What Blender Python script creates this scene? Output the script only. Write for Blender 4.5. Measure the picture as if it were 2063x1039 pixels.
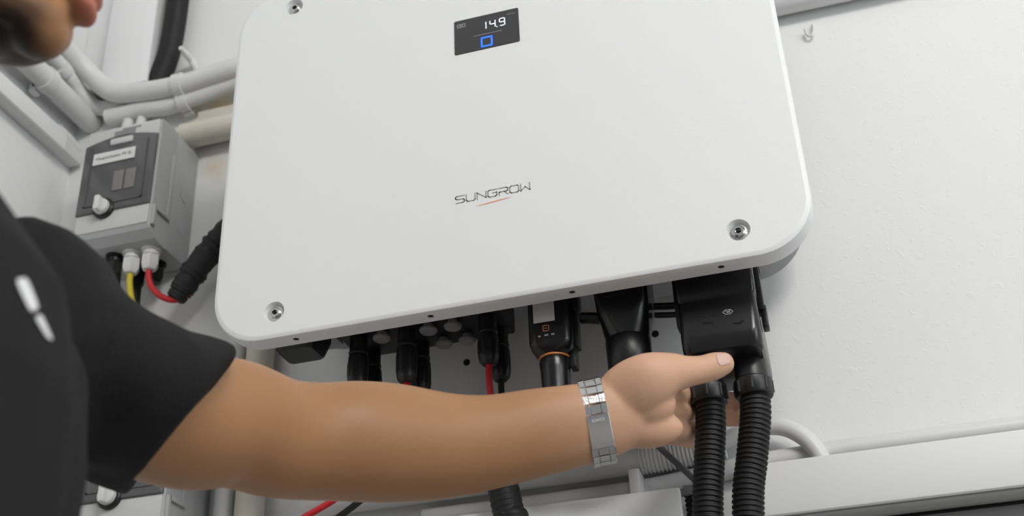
import bpy, bmesh, math, random
from mathutils import Vector, Matrix, noise
from mathutils.bvhtree import BVHTree
for o in list(bpy.data.objects): bpy.data.objects.remove(o)
S = bpy.context.scene
COL = S.collection
V = Vector
R = math.radians
random.seed(4)

# ------------------------------------------------------------------ camera
FPX = 2417.5
YAW, PIT, ROL = -.26399, .51427, -.04457
CAM = V((.28642, -1.23951, .95004))
cy, sy, cp, sp = math.cos(YAW), math.sin(YAW), math.cos(PIT), math.sin(PIT)
CD = V((sy*cp, cy*cp, sp)); CR = V((cy, -sy, 0)); CU = CR.cross(CD)
CR, CU = CR*math.cos(ROL)+CU*math.sin(ROL), CU*math.cos(ROL)-CR*math.sin(ROL)
cam = bpy.data.cameras.new('camera'); camo = bpy.data.objects.new('camera', cam); COL.objects.link(camo)
cam.sensor_width = 36; cam.lens = FPX/2063*36; cam.clip_start = .02
camo.matrix_world = Matrix(((CR.x, CU.x, -CD.x, CAM.x), (CR.y, CU.y, -CD.y, CAM.y), (CR.z, CU.z, -CD.z, CAM.z), (0, 0, 0, 1)))
cam.dof.use_dof = True; cam.dof.focus_distance = 1.2; cam.dof.aperture_fstop = 5.6
S.camera = camo

# ------------------------------------------------------------------ light
w = bpy.data.worlds.new('room_ambience'); S.world = w; w.use_nodes = True
w.node_tree.nodes['Background'].inputs[0].default_value = (.93, .96, 1, 1)
w.node_tree.nodes['Background'].inputs[1].default_value = .27
def area(name, loc, target, sx, sy_, power, col=(1, 1, 1)):
    l = bpy.data.lights.new(name, 'AREA'); l.shape = 'RECTANGLE'; l.size = sx; l.size_y = sy_; l.energy = power; l.color = col
    o = bpy.data.objects.new(name, l); COL.objects.link(o); o.location = loc
    o.rotation_euler = (V(target)-V(loc)).to_track_quat('-Z', 'Y').to_euler()
    return o
area('ceiling_tube_light', (1.4, -2.2, 2.84), (.5, 0, 1.2), 1.2, .7, 66, (1, .985, .96))
area('right_fill_light', (2.42, -1.55, 1.75), (.6, -.3, 1.5), 1.1, 1.1, 12, (.95, .98, 1))  # added fill from the right, set at an invented window
S.view_settings.view_transform = 'Standard'; S.view_settings.look = 'None'
S.view_settings.exposure = -.11; S.view_settings.gamma = 1; S.view_settings.use_curve_mapping = False

def ray(px, py): return CD+CR*((px-1031.5)/FPX)-CU*((py-519.5)/FPX)
def pd(px, py, t): return CAM+ray(px, py)*t            # point seen at a pixel, at a given distance
def py_(px, py, y): v = ray(px, py); return CAM+v*((y-CAM.y)/v.y)

# ------------------------------------------------------------------ materials
def mat(name, col, rough=.5, metal=0, bump=0, bscale=80, var=0, vscale=8, spec=.5, emit=None, trans=0, coat=0, sss=0):
    m = bpy.data.materials.new(name); m.use_nodes = True
    nt = m.node_tree; b = nt.nodes['Principled BSDF']
    b.inputs['Base Color'].default_value = (*col, 1); b.inputs['Roughness'].default_value = rough
    b.inputs['Metallic'].default_value = metal; b.inputs['Specular IOR Level'].default_value = spec
    b.inputs['Transmission Weight'].default_value = trans; b.inputs['Coat Weight'].default_value = coat
    if sss:
        b.inputs['Subsurface Weight'].default_value = sss; b.inputs['Subsurface Radius'].default_value = (.012, .005, .003); b.inputs['Subsurface Scale'].default_value = .5
    if emit:
        b.inputs['Emission Color'].default_value = (*emit[0], 1); b.inputs['Emission Strength'].default_value = emit[1]
    tc = nt.nodes.new('ShaderNodeTexCoord')
    if var:
        n = nt.nodes.new('ShaderNodeTexNoise'); n.inputs['Scale'].default_value = vscale; n.inputs['Detail'].default_value = 5
        nt.links.new(tc.outputs['Object'], n.inputs['Vector'])
        mx = nt.nodes.new('ShaderNodeMix'); mx.data_type = 'RGBA'
        mx.inputs[6].default_value = (*[c*(1-var) for c in col], 1); mx.inputs[7].default_value = (*[min(1, c*(1+var)) for c in col], 1)
        nt.links.new(n.outputs['Fac'], mx.inputs[0]); nt.links.new(mx.outputs[2], b.inputs['Base Color'])
    if bump:
        n = nt.nodes.new('ShaderNodeTexNoise'); n.inputs['Scale'].default_value = bscale; n.inputs['Detail'].default_value = 4
        nt.links.new(tc.outputs['Object'], n.inputs['Vector'])
        bp = nt.nodes.new('ShaderNodeBump'); bp.inputs['Strength'].default_value = bump; bp.inputs['Distance'].default_value = .002
        nt.links.new(n.outputs['Fac'], bp.inputs['Height']); nt.links.new(bp.outputs[0], b.inputs['Normal'])
    return m
def wall_mat(name, stain):
    m = bpy.data.materials.new(name); m.use_nodes = True; nt = m.node_tree; b = nt.nodes['Principled BSDF']; L = nt.links.new
    b.inputs['Roughness'].default_value = .75; b.inputs['Specular IOR Level'].default_value = .25
    g = nt.nodes.new('ShaderNodeNewGeometry')
    n1 = nt.nodes.new('ShaderNodeTexNoise'); n1.inputs['Scale'].default_value = 3; n1.inputs['Detail'].default_value = 4; L(g.outputs['Position'], n1.inputs['Vector'])
    mx = nt.nodes.new('ShaderNodeMix'); mx.data_type = 'RGBA'; mx.inputs[6].default_value = (.78, .785, .785, 1); mx.inputs[7].default_value = (.83, .835, .83, 1)
    L(n1.outputs['Fac'], mx.inputs[0]); out = mx.outputs[2]
    # roller stipple and paint crumbs
    n2 = nt.nodes.new('ShaderNodeTexNoise'); n2.inputs['Scale'].default_value = 105; n2.inputs['Detail'].default_value = 3; n2.inputs['Distortion'].default_value = .6; L(g.outputs['Position'], n2.inputs['Vector'])
    n3 = nt.nodes.new('ShaderNodeTexNoise'); n3.inputs['Scale'].default_value = 170; n3.inputs['Detail'].default_value = 2; L(g.outputs['Position'], n3.inputs['Vector'])
    cr = nt.nodes.new('ShaderNodeMapRange'); cr.inputs[1].default_value = .60; cr.inputs[2].default_value = .74; L(n2.outputs['Fac'], cr.inputs[0])
    ad = nt.nodes.new('ShaderNodeMath'); ad.operation = 'MULTIPLY_ADD'; ad.inputs[1].default_value = .22; L(n3.outputs['Fac'], ad.inputs[0]); L(cr.outputs[0], ad.inputs[2])
    bp = nt.nodes.new('ShaderNodeBump'); bp.inputs['Strength'].default_value = .2; bp.inputs['Distance'].default_value = .0016
    L(ad.outputs[0], bp.inputs['Height']); L(bp.outputs[0], b.inputs['Normal'])
    for (c, rx, rz, colr) in stain:                     # rusty damp stains with ragged outlines
        sb = nt.nodes.new('ShaderNodeVectorMath'); sb.operation = 'SUBTRACT'; sb.inputs[1].default_value = c; L(g.outputs['Position'], sb.inputs[0])
        sc = nt.nodes.new('ShaderNodeVectorMath'); sc.operation = 'MULTIPLY'; sc.inputs[1].default_value = (1/rx, 0, 1/rz); L(sb.outputs[0], sc.inputs[0])
        ln = nt.nodes.new('ShaderNodeVectorMath'); ln.operation = 'LENGTH'; L(sc.outputs[0], ln.inputs[0])
        ns = nt.nodes.new('ShaderNodeTexNoise'); ns.inputs['Scale'].default_value = 22; ns.inputs['Detail'].default_value = 5; L(g.outputs['Position'], ns.inputs['Vector'])
        a2 = nt.nodes.new('ShaderNodeMath'); a2.operation = 'MULTIPLY_ADD'; a2.inputs[1].default_value = 1.5; L(ns.outputs['Fac'], a2.inputs[0]); L(ln.outputs['Value'], a2.inputs[2])
        mr = nt.nodes.new('ShaderNodeMapRange'); mr.inputs[1].default_value = 1.75; mr.inputs[2].default_value = .75; mr.inputs[3].default_value = 0; mr.inputs[4].default_value = .8; L(a2.outputs[0], mr.inputs[0])
        m2 = nt.nodes.new('ShaderNodeMix'); m2.data_type = 'RGBA'; L(mr.outputs[0], m2.inputs[0]); L(out, m2.inputs[6]); m2.inputs[7].default_value = (*colr, 1); out = m2.outputs[2]
    L(out, b.inputs['Base Color'])
    return m
M = dict(
    wall=wall_mat('painted_wall', [((-.47, 0, 2.0), .085, .05, (.55, .43, .22)), ((-.475, 0, 1.905), .03, .035, (.68, .52, .34)), ((.06, 0, 1.365), .16, .012, (.62, .53, .33)), ((-.41, 0, 1.56), .04, .06, (.66, .60, .38))]),
    wall2=wall_mat('painted_side_wall', []),
    floor=mat('screed_floor', (.33, .32, .31), .8, var=.2, vscale=5, bump=.3),
    cover=mat('white_powder_coat', (.80, .81, .81), .42, bump=.05, bscale=900),
    housing=mat('grey_aluminium_housing', (.30, .30, .31), .5, bump=.1, bscale=400),
    black=mat('black_plastic', (.007, .007, .0075), .38, bump=.06, bscale=300),
    blackgloss=mat('black_glossy_plastic', (.008, .008, .0085), .26, bump=.04, bscale=200),
    blackmatt=mat('black_rubber', (.010, .010, .0105), .55, spec=.4),
    tape=mat('black_fabric_tape', (.014, .014, .015), .7, bump=.8, bscale=90),
    hole=mat('dark_hole', (.008, .008, .008), .9),
    display=mat('dark_glass', (.05, .05, .052), .25),
    digit=mat('display_light', (.8, .8, .85), .5, emit=((.85, .88, 1), .75)),
    dim=mat('display_print', (.2, .2, .21), .5, emit=((.5, .5, .52), .18)),
    blue=mat('blue_led', (.02, .1, .8), .5, emit=((.02, .16, 1), 1.5)),
    logo=mat('grey_print', (.34, .34, .35), .5),
    orange=mat('orange_print', (.80, .33, .15), .5),
    ring=mat('orange_seal', (.75, .25, .04), .4),
    steel=mat('steel', (.55, .55, .55), .22, 1, bump=.1, bscale=500),
    watch=mat('brushed_watch_steel', (.66, .66, .66), .24, 1, bump=.15, bscale=700),
    capgrey=mat('grey_rubber_cap', (.24, .24, .245), .6),
    red=mat('red_insulation', (.56, .012, .018), .38),
    yellow=mat('yellow_insulation', (.62, .50, .03), .4),
    greycable=mat('grey_insulation', (.10, .10, .105), .45),
    pvc=mat('white_pvc', (.70, .70, .70), .42, bump=.06, bscale=60, var=.04, vscale=12),
    pvcold=mat('yellowed_pvc', (.66, .62, .53), .5, var=.12, vscale=16, bump=.1),
    trunk=mat('white_trunking', (.85, .855, .855), .4),
    rail=mat('grey_rail', (.26, .26, .265), .5),
    alu=mat('aluminium_rail', (.42, .42, .42), .45),
    box=mat('grey_enclosure', (.42, .43, .43), .5, bump=.1, bscale=200, var=.04),
    boxlight=mat('light_enclosure_lid', (.60, .605, .60), .5, bump=.06, bscale=200),
    window=mat('smoked_window', (.10, .10, .105), .15, trans=0),
    inner=mat('breaker', (.22, .20, .20), .5),
    knob=mat('white_knob', (.72, .72, .71), .4),
    label=mat('label_paper', (.72, .72, .71), .6),
    ink=mat('ink', (.05, .05, .05), .6),
    glow=mat('lamp_diffuser', (.9, .9, .9), .6, emit=((1, .98, .95), 3)),
    fill_glow=mat('glowing_fill_pane', (.9, .9, .9), .3, emit=((.9, .95, 1), 2)),  # emissive pane of the added fill window
    shirt=mat('charcoal_jersey', (.0135, .0135, .0145), .85, bump=.35, bscale=500, spec=.2),
    print=mat('white_print', (.72, .72, .73), .7),
    trouser=mat('dark_work_trousers', (.03, .032, .04), .85, bump=.3, bscale=300),
    shoe=mat('shoe_leather', (.03, .025, .02), .5),
    nail=mat('fingernail', (.66, .44, .37), .3, sss=.1),
    hair=mat('dark_hair', (.014, .011, .009), .6, bump=1, bscale=160),
    eye=mat('eye_white', (.7, .68, .65), .2),
)
def skin_mat():
    m = mat('skin', (.50, .285, .155), .47, sss=.15, spec=.35); nt = m.node_tree; b = nt.nodes['Principled BSDF']; L = nt.links.new
    tc = nt.nodes.new('ShaderNodeTexCoord')
    n = nt.nodes.new('ShaderNodeTexNoise'); n.inputs['Scale'].default_value = 9; n.inputs['Detail'].default_value = 4; L(tc.outputs['Object'], n.inputs['Vector'])
    mx = nt.nodes.new('ShaderNodeMix'); mx.data_type = 'RGBA'; mx.inputs[6].default_value = (.34, .165, .070, 1); mx.inputs[7].default_value = (.39, .205, .098, 1); L(n.outputs['Fac'], mx.inputs[0])
    at = nt.nodes.new('ShaderNodeAttribute'); at.attribute_name = 'tint'; sp_ = nt.nodes.new('ShaderNodeSeparateColor'); L(at.outputs['Color'], sp_.inputs[0])
    m1 = nt.nodes.new('ShaderNodeMix'); m1.data_type = 'RGBA'; L(sp_.outputs[0], m1.inputs[0]); L(mx.outputs[2], m1.inputs[6]); m1.inputs[7].default_value = (.022, .020, .021, 1)
    m2 = nt.nodes.new('ShaderNodeMix'); m2.data_type = 'RGBA'; L(sp_.outputs[1], m2.inputs[0]); L(m1.outputs[2], m2.inputs[6]); m2.inputs[7].default_value = (.42, .13, .09, 1)
    m3 = nt.nodes.new('ShaderNodeMix'); m3.data_type = 'RGBA'; L(sp_.outputs[2], m3.inputs[0]); L(m2.outputs[2], m3.inputs[6]); m3.inputs[7].default_value = (.65, .395, .265, 1)
    L(m3.outputs[2], b.inputs['Base Color'])
    nb = nt.nodes.new('ShaderNodeTexNoise'); nb.inputs['Scale'].default_value = 240; L(tc.outputs['Object'], nb.inputs['Vector'])
    bp = nt.nodes.new('ShaderNodeBump'); bp.inputs['Strength'].default_value = .12; bp.inputs['Distance'].default_value = .001; L(nb.outputs['Fac'], bp.inputs['Height']); L(bp.outputs[0], b.inputs['Normal'])
    return m
M['skin'] = skin_mat()

# ------------------------------------------------------------------ mesh helpers; a shape is (verts, faces) in world metres
def join(*shapes):
    vs, fs = [], []
    for s in shapes:
        k = len(vs); vs += [V(v) for v in s[0]]; fs += [tuple(i+k for i in f) for f in s[1]]
    return vs, fs
def me_from(name, shape, m, smooth=True, angle=35, off=V((0, 0, 0))):
    me = bpy.data.meshes.new(name); me.from_pydata([tuple(V(v)-off) for v in shape[0]], [], shape[1])
    bm = bmesh.new(); bm.from_mesh(me); bmesh.ops.recalc_face_normals(bm, faces=bm.faces); bm.to_mesh(me); bm.free()
    if smooth:
        me.polygons.foreach_set('use_smooth', [True]*len(me.polygons))
        if angle: me.set_sharp_from_angle(angle=R(angle))
    me.materials.append(M[m]); return me
def wloc(o):
    l = V(o.location)
    while o.parent: o = o.parent; l = l+V(o.location)
    return l
def part(name, shape, m, parent, smooth=True, angle=35, label=None):
    o = bpy.data.objects.new(name, me_from(name, shape, m, smooth, angle, wloc(parent))); COL.objects.link(o); o.parent = parent
    if label: o['label'] = label
    return o
def tag(o, label, cat, group=None):
    o['label'] = label; o['category'] = cat
    if group: o['group'] = group
    return o
def solo(name, shape, m, label=None, cat=None, group=None, smooth=True, angle=35, kind=None):
    vs = [V(v) for v in shape[0]]
    lo = V([min(v[i] for v in vs) for i in range(3)]); hi = V([max(v[i] for v in vs) for i in range(3)])
    c = V(((lo.x+hi.x)/2, (lo.y+hi.y)/2, lo.z))
    o = bpy.data.objects.new(name, me_from(name, shape, m, smooth, angle, c)); o.location = c; COL.objects.link(o)
    if kind: o['kind'] = kind
    if label: o['label'] = label
    if cat: o['category'] = cat
    if group: o['group'] = group
    return o
def thing(name, label, cat, loc, group=None):
    o = bpy.data.objects.new(name, None); o.empty_display_size = .03; o.location = loc; COL.objects.link(o); return tag(o, label, cat, group)
def box(x0, x1, y0, y1, z0, z1, bev=0, seg=2):
    bm = bmesh.new(); bmesh.ops.create_cube(bm, size=1)
    for v in bm.verts: v.co = V(((x0+x1)/2+v.co.x*(x1-x0), (y0+y1)/2+v.co.y*(y1-y0), (z0+z1)/2+v.co.z*(z1-z0)))
    if bev: bmesh.ops.bevel(bm, geom=bm.edges[:], offset=bev, segments=seg, profile=.5, affect='EDGES')
    bm.verts.index_update(); r = [v.co.copy() for v in bm.verts], [tuple(v.index for v in f.verts) for f in bm.faces]; bm.free(); return r
def rings(rs, cap=True):
    n = len(rs[0]); vs = [V(p) for r in rs for p in r]; fs = []
    for k in range(len(rs)-1):
        for i in range(n): j = (i+1) % n; fs.append((k*n+i, k*n+j, (k+1)*n+j, (k+1)*n+i))
    if cap: fs.append(tuple(range(n-1, -1, -1))); fs.append(tuple((len(rs)-1)*n+i for i in range(n)))
    return vs, fs
def frame(d, up=None):
    d = V(d).normalized(); u = V(up) if up else (V((0, 0, 1)) if abs(d.z) < .9 else V((0, 1, 0)))
    s = d.cross(u).normalized(); return d, s, s.cross(d)
def lathe(c, d, prof, n=20, up=None):                    # prof: (radius, distance along d)
    d, s, u = frame(d, up); c = V(c)
    return rings([[c+d*h+(s*math.cos(2*math.pi*i/n)+u*math.sin(2*math.pi*i/n))*max(r, 1e-5) for i in range(n)] for r, h in prof])
def spline(pts, n):
    pts = [V(p) for p in pts]; P = [pts[0]*2-pts[1]]+pts+[pts[-1]*2-pts[-2]]; out = []
    for i in range(1, len(P)-2):
        a, b, c, d = P[i-1:i+3]
        for k in range(n):
            t = k/n; out.append(.5*((2*b)+(c-a)*t+(2*a-5*b+4*c-d)*t*t+(3*b-a-3*c+d)*t**3))
    out.append(pts[-1]); return out
def sweep(path, rad, n=14, cap=True):
    rs = []; u = None
    for i, p in enumerate(path):
        t = (path[min(i+1, len(path)-1)]-path[max(i-1, 0)]).normalized()
        if u is None: _, _, u = frame(t)
        u = (u-t*u.dot(t)).normalized(); s = t.cross(u); r = rad[i] if isinstance(rad, list) else rad
        rs.append([p+(s*math.cos(2*math.pi*k/n)+u*math.sin(2*math.pi*k/n))*r for k in range(n)])
    return rings(rs, cap)
def tube(pts, r, n=14, sub=8): return sweep(spline(pts, sub), r, n)
def resample(path, step):
    out = [path[0].copy()]; acc = 0
    for a, b in zip(path, path[1:]):
        L = (b-a).length; s = step-acc
        while s <= L: out.append(a.lerp(b, s/L)); s += step
        acc = (acc+L) % step if L else acc
    return out
def corrugated(pts, r, pitch=.005, depth=.0017, n=18):
    p = resample(spline(pts, 24), pitch/4); rad = [[r, r, r-depth, r-depth][i % 4] for i in range(len(p))]
    return sweep(p, rad, n)
def rrect(w, h, r, n=10):                                # rounded rectangle outline, half sizes
    o = []
    for (cx, cz, a0) in ((w-r, h-r, 0), (-w+r, h-r, 90), (-w+r, -h+r, 180), (w-r, -h+r, 270)):
        for k in range(n+1): a = R(a0+90*k/n); o.append((cx+r*math.cos(a), cz+r*math.sin(a)))
    return o
def slab_y(cx, cz, prof, r, n=10):                       # prof: (y, half width, half height)
    return rings([[V((cx+a, y, cz+b)) for a, b in rrect(w, h, max(.001, r-(prof[1][1]-w) if w < prof[1][1] else r), n)] for y, w, h in prof])
def slab_z(cx, cyy, prof, n=8):                          # prof: (z, half x, half y, corner radius)
    return rings([[V((cx+a, cyy+b, z)) for a, b in rrect(w, h, min(r, w*.999, h*.999), n)] for z, w, h, r in prof])
def blob(c, rx, ry, rz, ax=None, n=18, m=12):
    ax = ax or (V((1, 0, 0)), V((0, 1, 0)), V((0, 0, 1))); c = V(c)
    rs = [[c+ax[0]*(rx*math.sin(math.pi*(k+.02)/(m+.04))*math.cos(2*math.pi*i/n))+ax[1]*(ry*math.sin(math.pi*(k+.02)/(m+.04))*math.sin(2*math.pi*i/n))+ax[2]*(rz*math.cos(math.pi*(k+.02)/(m+.04))) for i in range(n)] for k in range(m+1)]
    return rings(rs)
def limb(pts, ab, up, n=22, sub=6):                      # tapering limb with elliptical sections (half height along up, half depth) and round ends
    q = spline([V((*p, )) for p in pts], sub); A = spline([V((a, b, 0)) for a, b in ab], sub)
    rs = []
    for i, p in enumerate(q):
        t = (q[min(i+1, len(q)-1)]-q[max(i-1, 0)]).normalized(); u = (V(up)-t*V(up).dot(t)).normalized(); s = t.cross(u)
        def rg(f, sh): return [p+t*sh+(u*(A[i].x*math.sin(2*math.pi*k/n))+s*(A[i].y*math.cos(2*math.pi*k/n)))*f for k in range(n)]
        e = min(A[i].x, A[i].y)
        if i == 0: rs += [rg(.25, -e*.97), rg(.6, -e*.8), rg(.86, -e*.5)]
        rs.append(rg(1, 0))
        if i == len(q)-1: rs += [rg(.86, e*.5), rg(.6, e*.8), rg(.25, e*.97)]
    return rings(rs)
def eval_mesh(o):
    dg = bpy.context.evaluated_depsgraph_get(); return bpy.data.meshes.new_from_object(o.evaluated_get(dg))
def remesh(shape, voxel, smooth_it, m, off):
    me = me_from('union', shape, m, False); o = bpy.data.objects.new('union', me); COL.objects.link(o)
    r = o.modifiers.new('r', 'REMESH'); r.mode = 'VOXEL'; r.voxel_size = voxel
    s = o.modifiers.new('s', 'SMOOTH'); s.factor = .5; s.iterations = smooth_it
    bpy.context.view_layer.update(); me2 = eval_mesh(o); bpy.data.objects.remove(o)
    for v in me2.vertices: v.co -= off
    me2.polygons.foreach_set('use_smooth', [True]*len(me2.polygons)); me2.materials.clear(); me2.materials.append(M[m]); return me2
def cut(o, cutters):
    c = bpy.data.objects.new('cutter', me_from('cutter', join(*cutters), 'hole', False, off=wloc(o))); COL.objects.link(c)
    c.matrix_world = Matrix.Translation(wloc(o)); b = o.modifiers.new('b', 'BOOLEAN'); b.object = c; b.solver = 'EXACT'; b.operation = 'DIFFERENCE'
    bpy.context.view_layer.update(); me = eval_mesh(o); o.modifiers.clear(); bpy.data.objects.remove(c)
    me.materials.clear(); me.materials.append(o.data.materials[0]); o.data = me
    me.polygons.foreach_set('use_smooth', [True]*len(me.polygons)); me.set_sharp_from_angle(angle=R(32))
    for p in me.polygons:
        if abs(p.normal.y) > .9995: p.use_smooth = False
def strokes(lines, w, y, th=.0003):                      # flat lettering from polylines in the x-z plane
    out = []
    for ln in lines:
        for (ax, az), (bx, bz) in zip(ln, ln[1:]):
            d = V((bx-ax, 0, bz-az)); L = d.length; d.normalize(); nrm = V((-d.z, 0, d.x))*(w/2); a = V((ax, y, az))-d*(w/2); b = V((bx, y, bz))+d*(w/2); q = V((0, -th, 0))
            c = [a+nrm, b+nrm, b-nrm, a-nrm]; out.append((c+[p+q for p in c], [(0, 1, 2, 3), (7, 6, 5, 4), (0, 4, 5, 1), (1, 5, 6, 2), (2, 6, 7, 3), (3, 7, 4, 0)]))
    return join(*out)
def text_shape(body, size, origin, xa, ya, depth=.0002):
    c = bpy.data.curves.new('t', 'FONT'); c.body = body; c.size = size; c.align_x = 'CENTER'; c.align_y = 'CENTER'
    o = bpy.data.objects.new('t', c); COL.objects.link(o); bpy.context.view_layer.update(); me = eval_mesh(o)
    za = V(xa).cross(V(ya)); r = [V(origin)+V(xa)*v.co.x+V(ya)*v.co.y+za*depth for v in me.vertices], [tuple(p.vertices) for p in me.polygons]
    bpy.data.objects.remove(o); return r
X, Y, Z = V((1, 0, 0)), V((0, 1, 0)), V((0, 0, 1))

# ------------------------------------------------------------------ room shell
WX = -.715
wb = solo('wall_back', box(WX-.1, 2.6, 0, .15, 0, 2.95), 'wall', 'white roller-painted back wall carrying the inverter', kind='structure', smooth=False)
solo('wall_left', box(WX-.1, WX, -3.2, 0, 0, 2.95), 'wall2', 'white painted side wall at the left corner', kind='structure', smooth=False)
solo('floor', box(WX-.1, 2.6, -3.2, .15, -.1, 0), 'floor', 'grey screed floor', kind='structure', smooth=False)
solo('ceiling', box(WX-.1, 2.6, -3.2, .15, 2.95, 3.05), 'wall2', 'white painted ceiling', kind='structure', smooth=False)
solo('wall_right', join(box(2.5, 2.6, -3.2, -2.15, 0, 2.95), box(2.5, 2.6, -.95, 0, 0, 2.95), box(2.5, 2.6, -2.15, -.95, 0, 1.15), box(2.5, 2.6, -2.15, -.95, 2.35, 2.95)), 'wall2', 'white painted wall with the added fill window', kind='structure', smooth=False)
win = solo('fill_window_1', join(box(2.48, 2.56, -2.17, -2.10, 1.13, 2.37), box(2.48, 2.56, -1.0, -.93, 1.13, 2.37), box(2.48, 2.56, -2.17, -.93, 1.13, 1.20), box(2.48, 2.56, -2.17, -.93, 2.30, 2.37), box(2.48, 2.56, -1.58, -1.52, 1.13, 2.37)), 'trunk', 'white framed window added out of view for fill light', kind='structure', smooth=False)  # unseen window, added to go with the fill light
for ya, yb in ((-2.1, -1.58), (-1.52, -1.0)): part('pane', box(2.515, 2.525, ya, yb, 1.2, 2.3), 'fill_glow', win, False)  # panes glow as part of the added fill
for x, z in ((-.11, 1.545), (.117, 1.543)):
    part('drill_hole', lathe((x, .001, z), (0, -1, 0), [(.0042, 0), (.0042, .0018), (.003, .0022)], 12), 'hole', wb)
lamp = thing('ceiling_lamp', 'long white ceiling lamp above the technician', 'lamp', (1.4, -2.2, 2.95))
part('lamp_body', box(.78, 2.02, -2.57, -1.83, 2.89, 2.95, .01), 'trunk', lamp)
part('diffuser', box(.80, 2.00, -2.55, -1.85, 2.875, 2.89, .004), 'glow', lamp)

# ------------------------------------------------------------------ inverter
FY = -.245; ZB = 1.489; ZT = 1.959; ZC = (ZB+ZT)/2; HH = (ZT-ZB)/2
inv = thing('solar_inverter', 'large white wall-mounted solar inverter with lit display', 'inverter', (0, -.12, ZB))
b = .005
cov = part('front_cover', slab_y(0, ZC, [(FY, .31-b, HH-b), (FY+b*.07, .31-b*.55, HH-b*.55), (FY+b*.32, .31-b*.16, HH-b*.16), (FY+b, .31, HH), (FY+.0225, .31, HH), (FY+.0235, .308, HH-.002)], .056, 14), 'cover', inv, label='smooth white front cover with rounded corners')
SX = .2385; SZ = (1.519, 1.928)
cutters = [lathe((x, FY-.002, z), (0, 1, 0), [(.0132, 0), (.0115, .002), (.0090, .0075)], 24) for x in (-SX, SX) for z in SZ]
HX = [py_(597, 686, -.233).x, py_(868, 638, -.233).x, py_(1153, 590, -.233).x, py_(1453, 539, -.233).x]
cutters += [lathe((x, -.2335, ZB-.004), (0, 0, 1), [(.0034, 0), (.0034, .014)], 14) for x in HX]
cut(cov, cutters)
for x in HX: part('lip_hole', lathe((x, -.2335, ZB+.0010), (0, 0, 1), [(.0034, 0), (.0034, .006)], 14), 'hole', inv)
for x in (-SX, SX):
    for z in SZ:
        s = part('screw', lathe((x, FY+.0055, z), (0, -1, 0), [(.0082, 0), (.0082, .0012), (.0062, .0014), (.0062, .0032), (.0050, .0042), (.0030, .0042), (.0026, .0022), (.0001, .0022)], 20), 'steel', inv)
        part('cross_slot', join(box(x-.0022, x+.0022, FY+.0016, FY+.003, z-.0005, z+.0005), box(x-.0005, x+.0005, FY+.0016, FY+.003, z-.0022, z+.0022)), 'hole', s, False)
dis = part('display', slab_y(0, 1.824, [(FY-.0008, .0372, .0236), (FY-.0004, .0376, .024), (FY+.001, .0376, .024)], .002, 4), 'display', inv, label='dark display panel reading 14.9')
yd = FY-.0008
def seg7(cx, cz, w, h, segs):
    q = {'a': ((-w, h), (w, h)), 'b': ((w, h), (w, 0)), 'c': ((w, 0), (w, -h)), 'd': ((-w, -h), (w, -h)), 'e': ((-w, 0), (-w, -h)), 'f': ((-w, h), (-w, 0)), 'g': ((-w, 0), (w, 0))}; o = []
    for k in segs:
        (ax, az), (bx, bz) = q[k]; g = .17; o.append([(cx+ax+(bx-ax)*g, cz+az+(bz-az)*g), (cx+bx-(bx-ax)*g, cz+bz-(bz-az)*g)])
    return o
part('digits', strokes(seg7(-.0032, 1.8325, .003, .005, 'bc')+seg7(.0075, 1.8325, .003, .005, 'fgbc')+seg7(.0185, 1.8325, .003, .005, 'abcdfg')+[[(.0123, 1.8272), (.0126, 1.8272)]], .00105, yd), 'digit', dis, False, label='white glowing digits 14.9')
part('bar_line', strokes([[(-.015, 1.8205), (.0175, 1.8205)]], .0006, yd), 'dim', dis, False)
part('unit_print', strokes([[(.0245, 1.842), (.0262, 1.8405)], [(.0272, 1.8405), (.0285, 1.842)], [(.0295, 1.841), (.0335, 1.841)]], .0005, yd), 'dim', dis, False)
part('battery_icon', join(strokes([[(-.0335, 1.8415), (-.0245, 1.8415), (-.0245, 1.8375), (-.0335, 1.8375), (-.0335, 1.8415)], [(-.031, 1.8395), (-.0275, 1.8395)]], .0011, yd)), 'dim', dis, False)
part('blue_button_ring', strokes([[(-.0058, 1.8155), (.0058, 1.8155), (.0058, 1.8035), (-.0058, 1.8035), (-.0058, 1.8155)]], .0018, yd), 'blue', dis, False, label='glowing blue square ring')
# brand lettering drawn as strokes; letter cell .0097 wide, .0083 high
LW, LH, LZ = .0094, .0082, 1.6075
gl = {'S': [[(1, 1), (.18, 1), (0, .88), (0, .66), (.16, .54), (.86, .5), (1, .38), (1, .14), (.84, 0), (.06, 0)]],
      'U': [[(0, 1), (0, .16), (.16, 0), (.84, 0), (1, .16), (1, 1)]],
      'N': [[(0, 0), (0, .95), (1, .08), (1, 1)]],
      'G': [[(1, 1), (.16, 1), (0, .84), (0, .16), (.16, 0), (.84, 0), (1, .16), (1, .55), (.5, .55)]],
      'R': [[(0, 1), (.84, 1), (1, .85), (1, .55), (.84, .45), (.12, .45), (.03, .36), (.03, 0)], [(.6, .45), (1, 0)]],
      'O': [[(.86, 1), (.16, 1), (0, .84), (0, .45)], [(0, .28), (0, .16), (.16, 0), (.84, 0), (1, .16), (1, .62)], [(1, .85), (.86, 1)]],
      'W': [[(0, 1), (0, .02), (.5, .55), (1, .02), (1, 1)]]}
lines = []
for i, ch in enumerate('SUNGROW'):
    x0 = -.0396+i*(.0792-LW)/6
    lines += [[(x0+a*LW, LZ+c*LH) for a, c in l] for l in gl[ch]]
part('lettering', strokes(lines, .00125, FY-.00002, .00025), 'logo', inv, False, label='grey printed word SUNGROW')
sw = []
for k in range(12):
    t = (k/11)*2-1; sw.append((V((.001+t*.0195, FY-.0002, 1.6015+.0016*t-.0003)), .00062*(1-t*t)+.00004))
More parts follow.
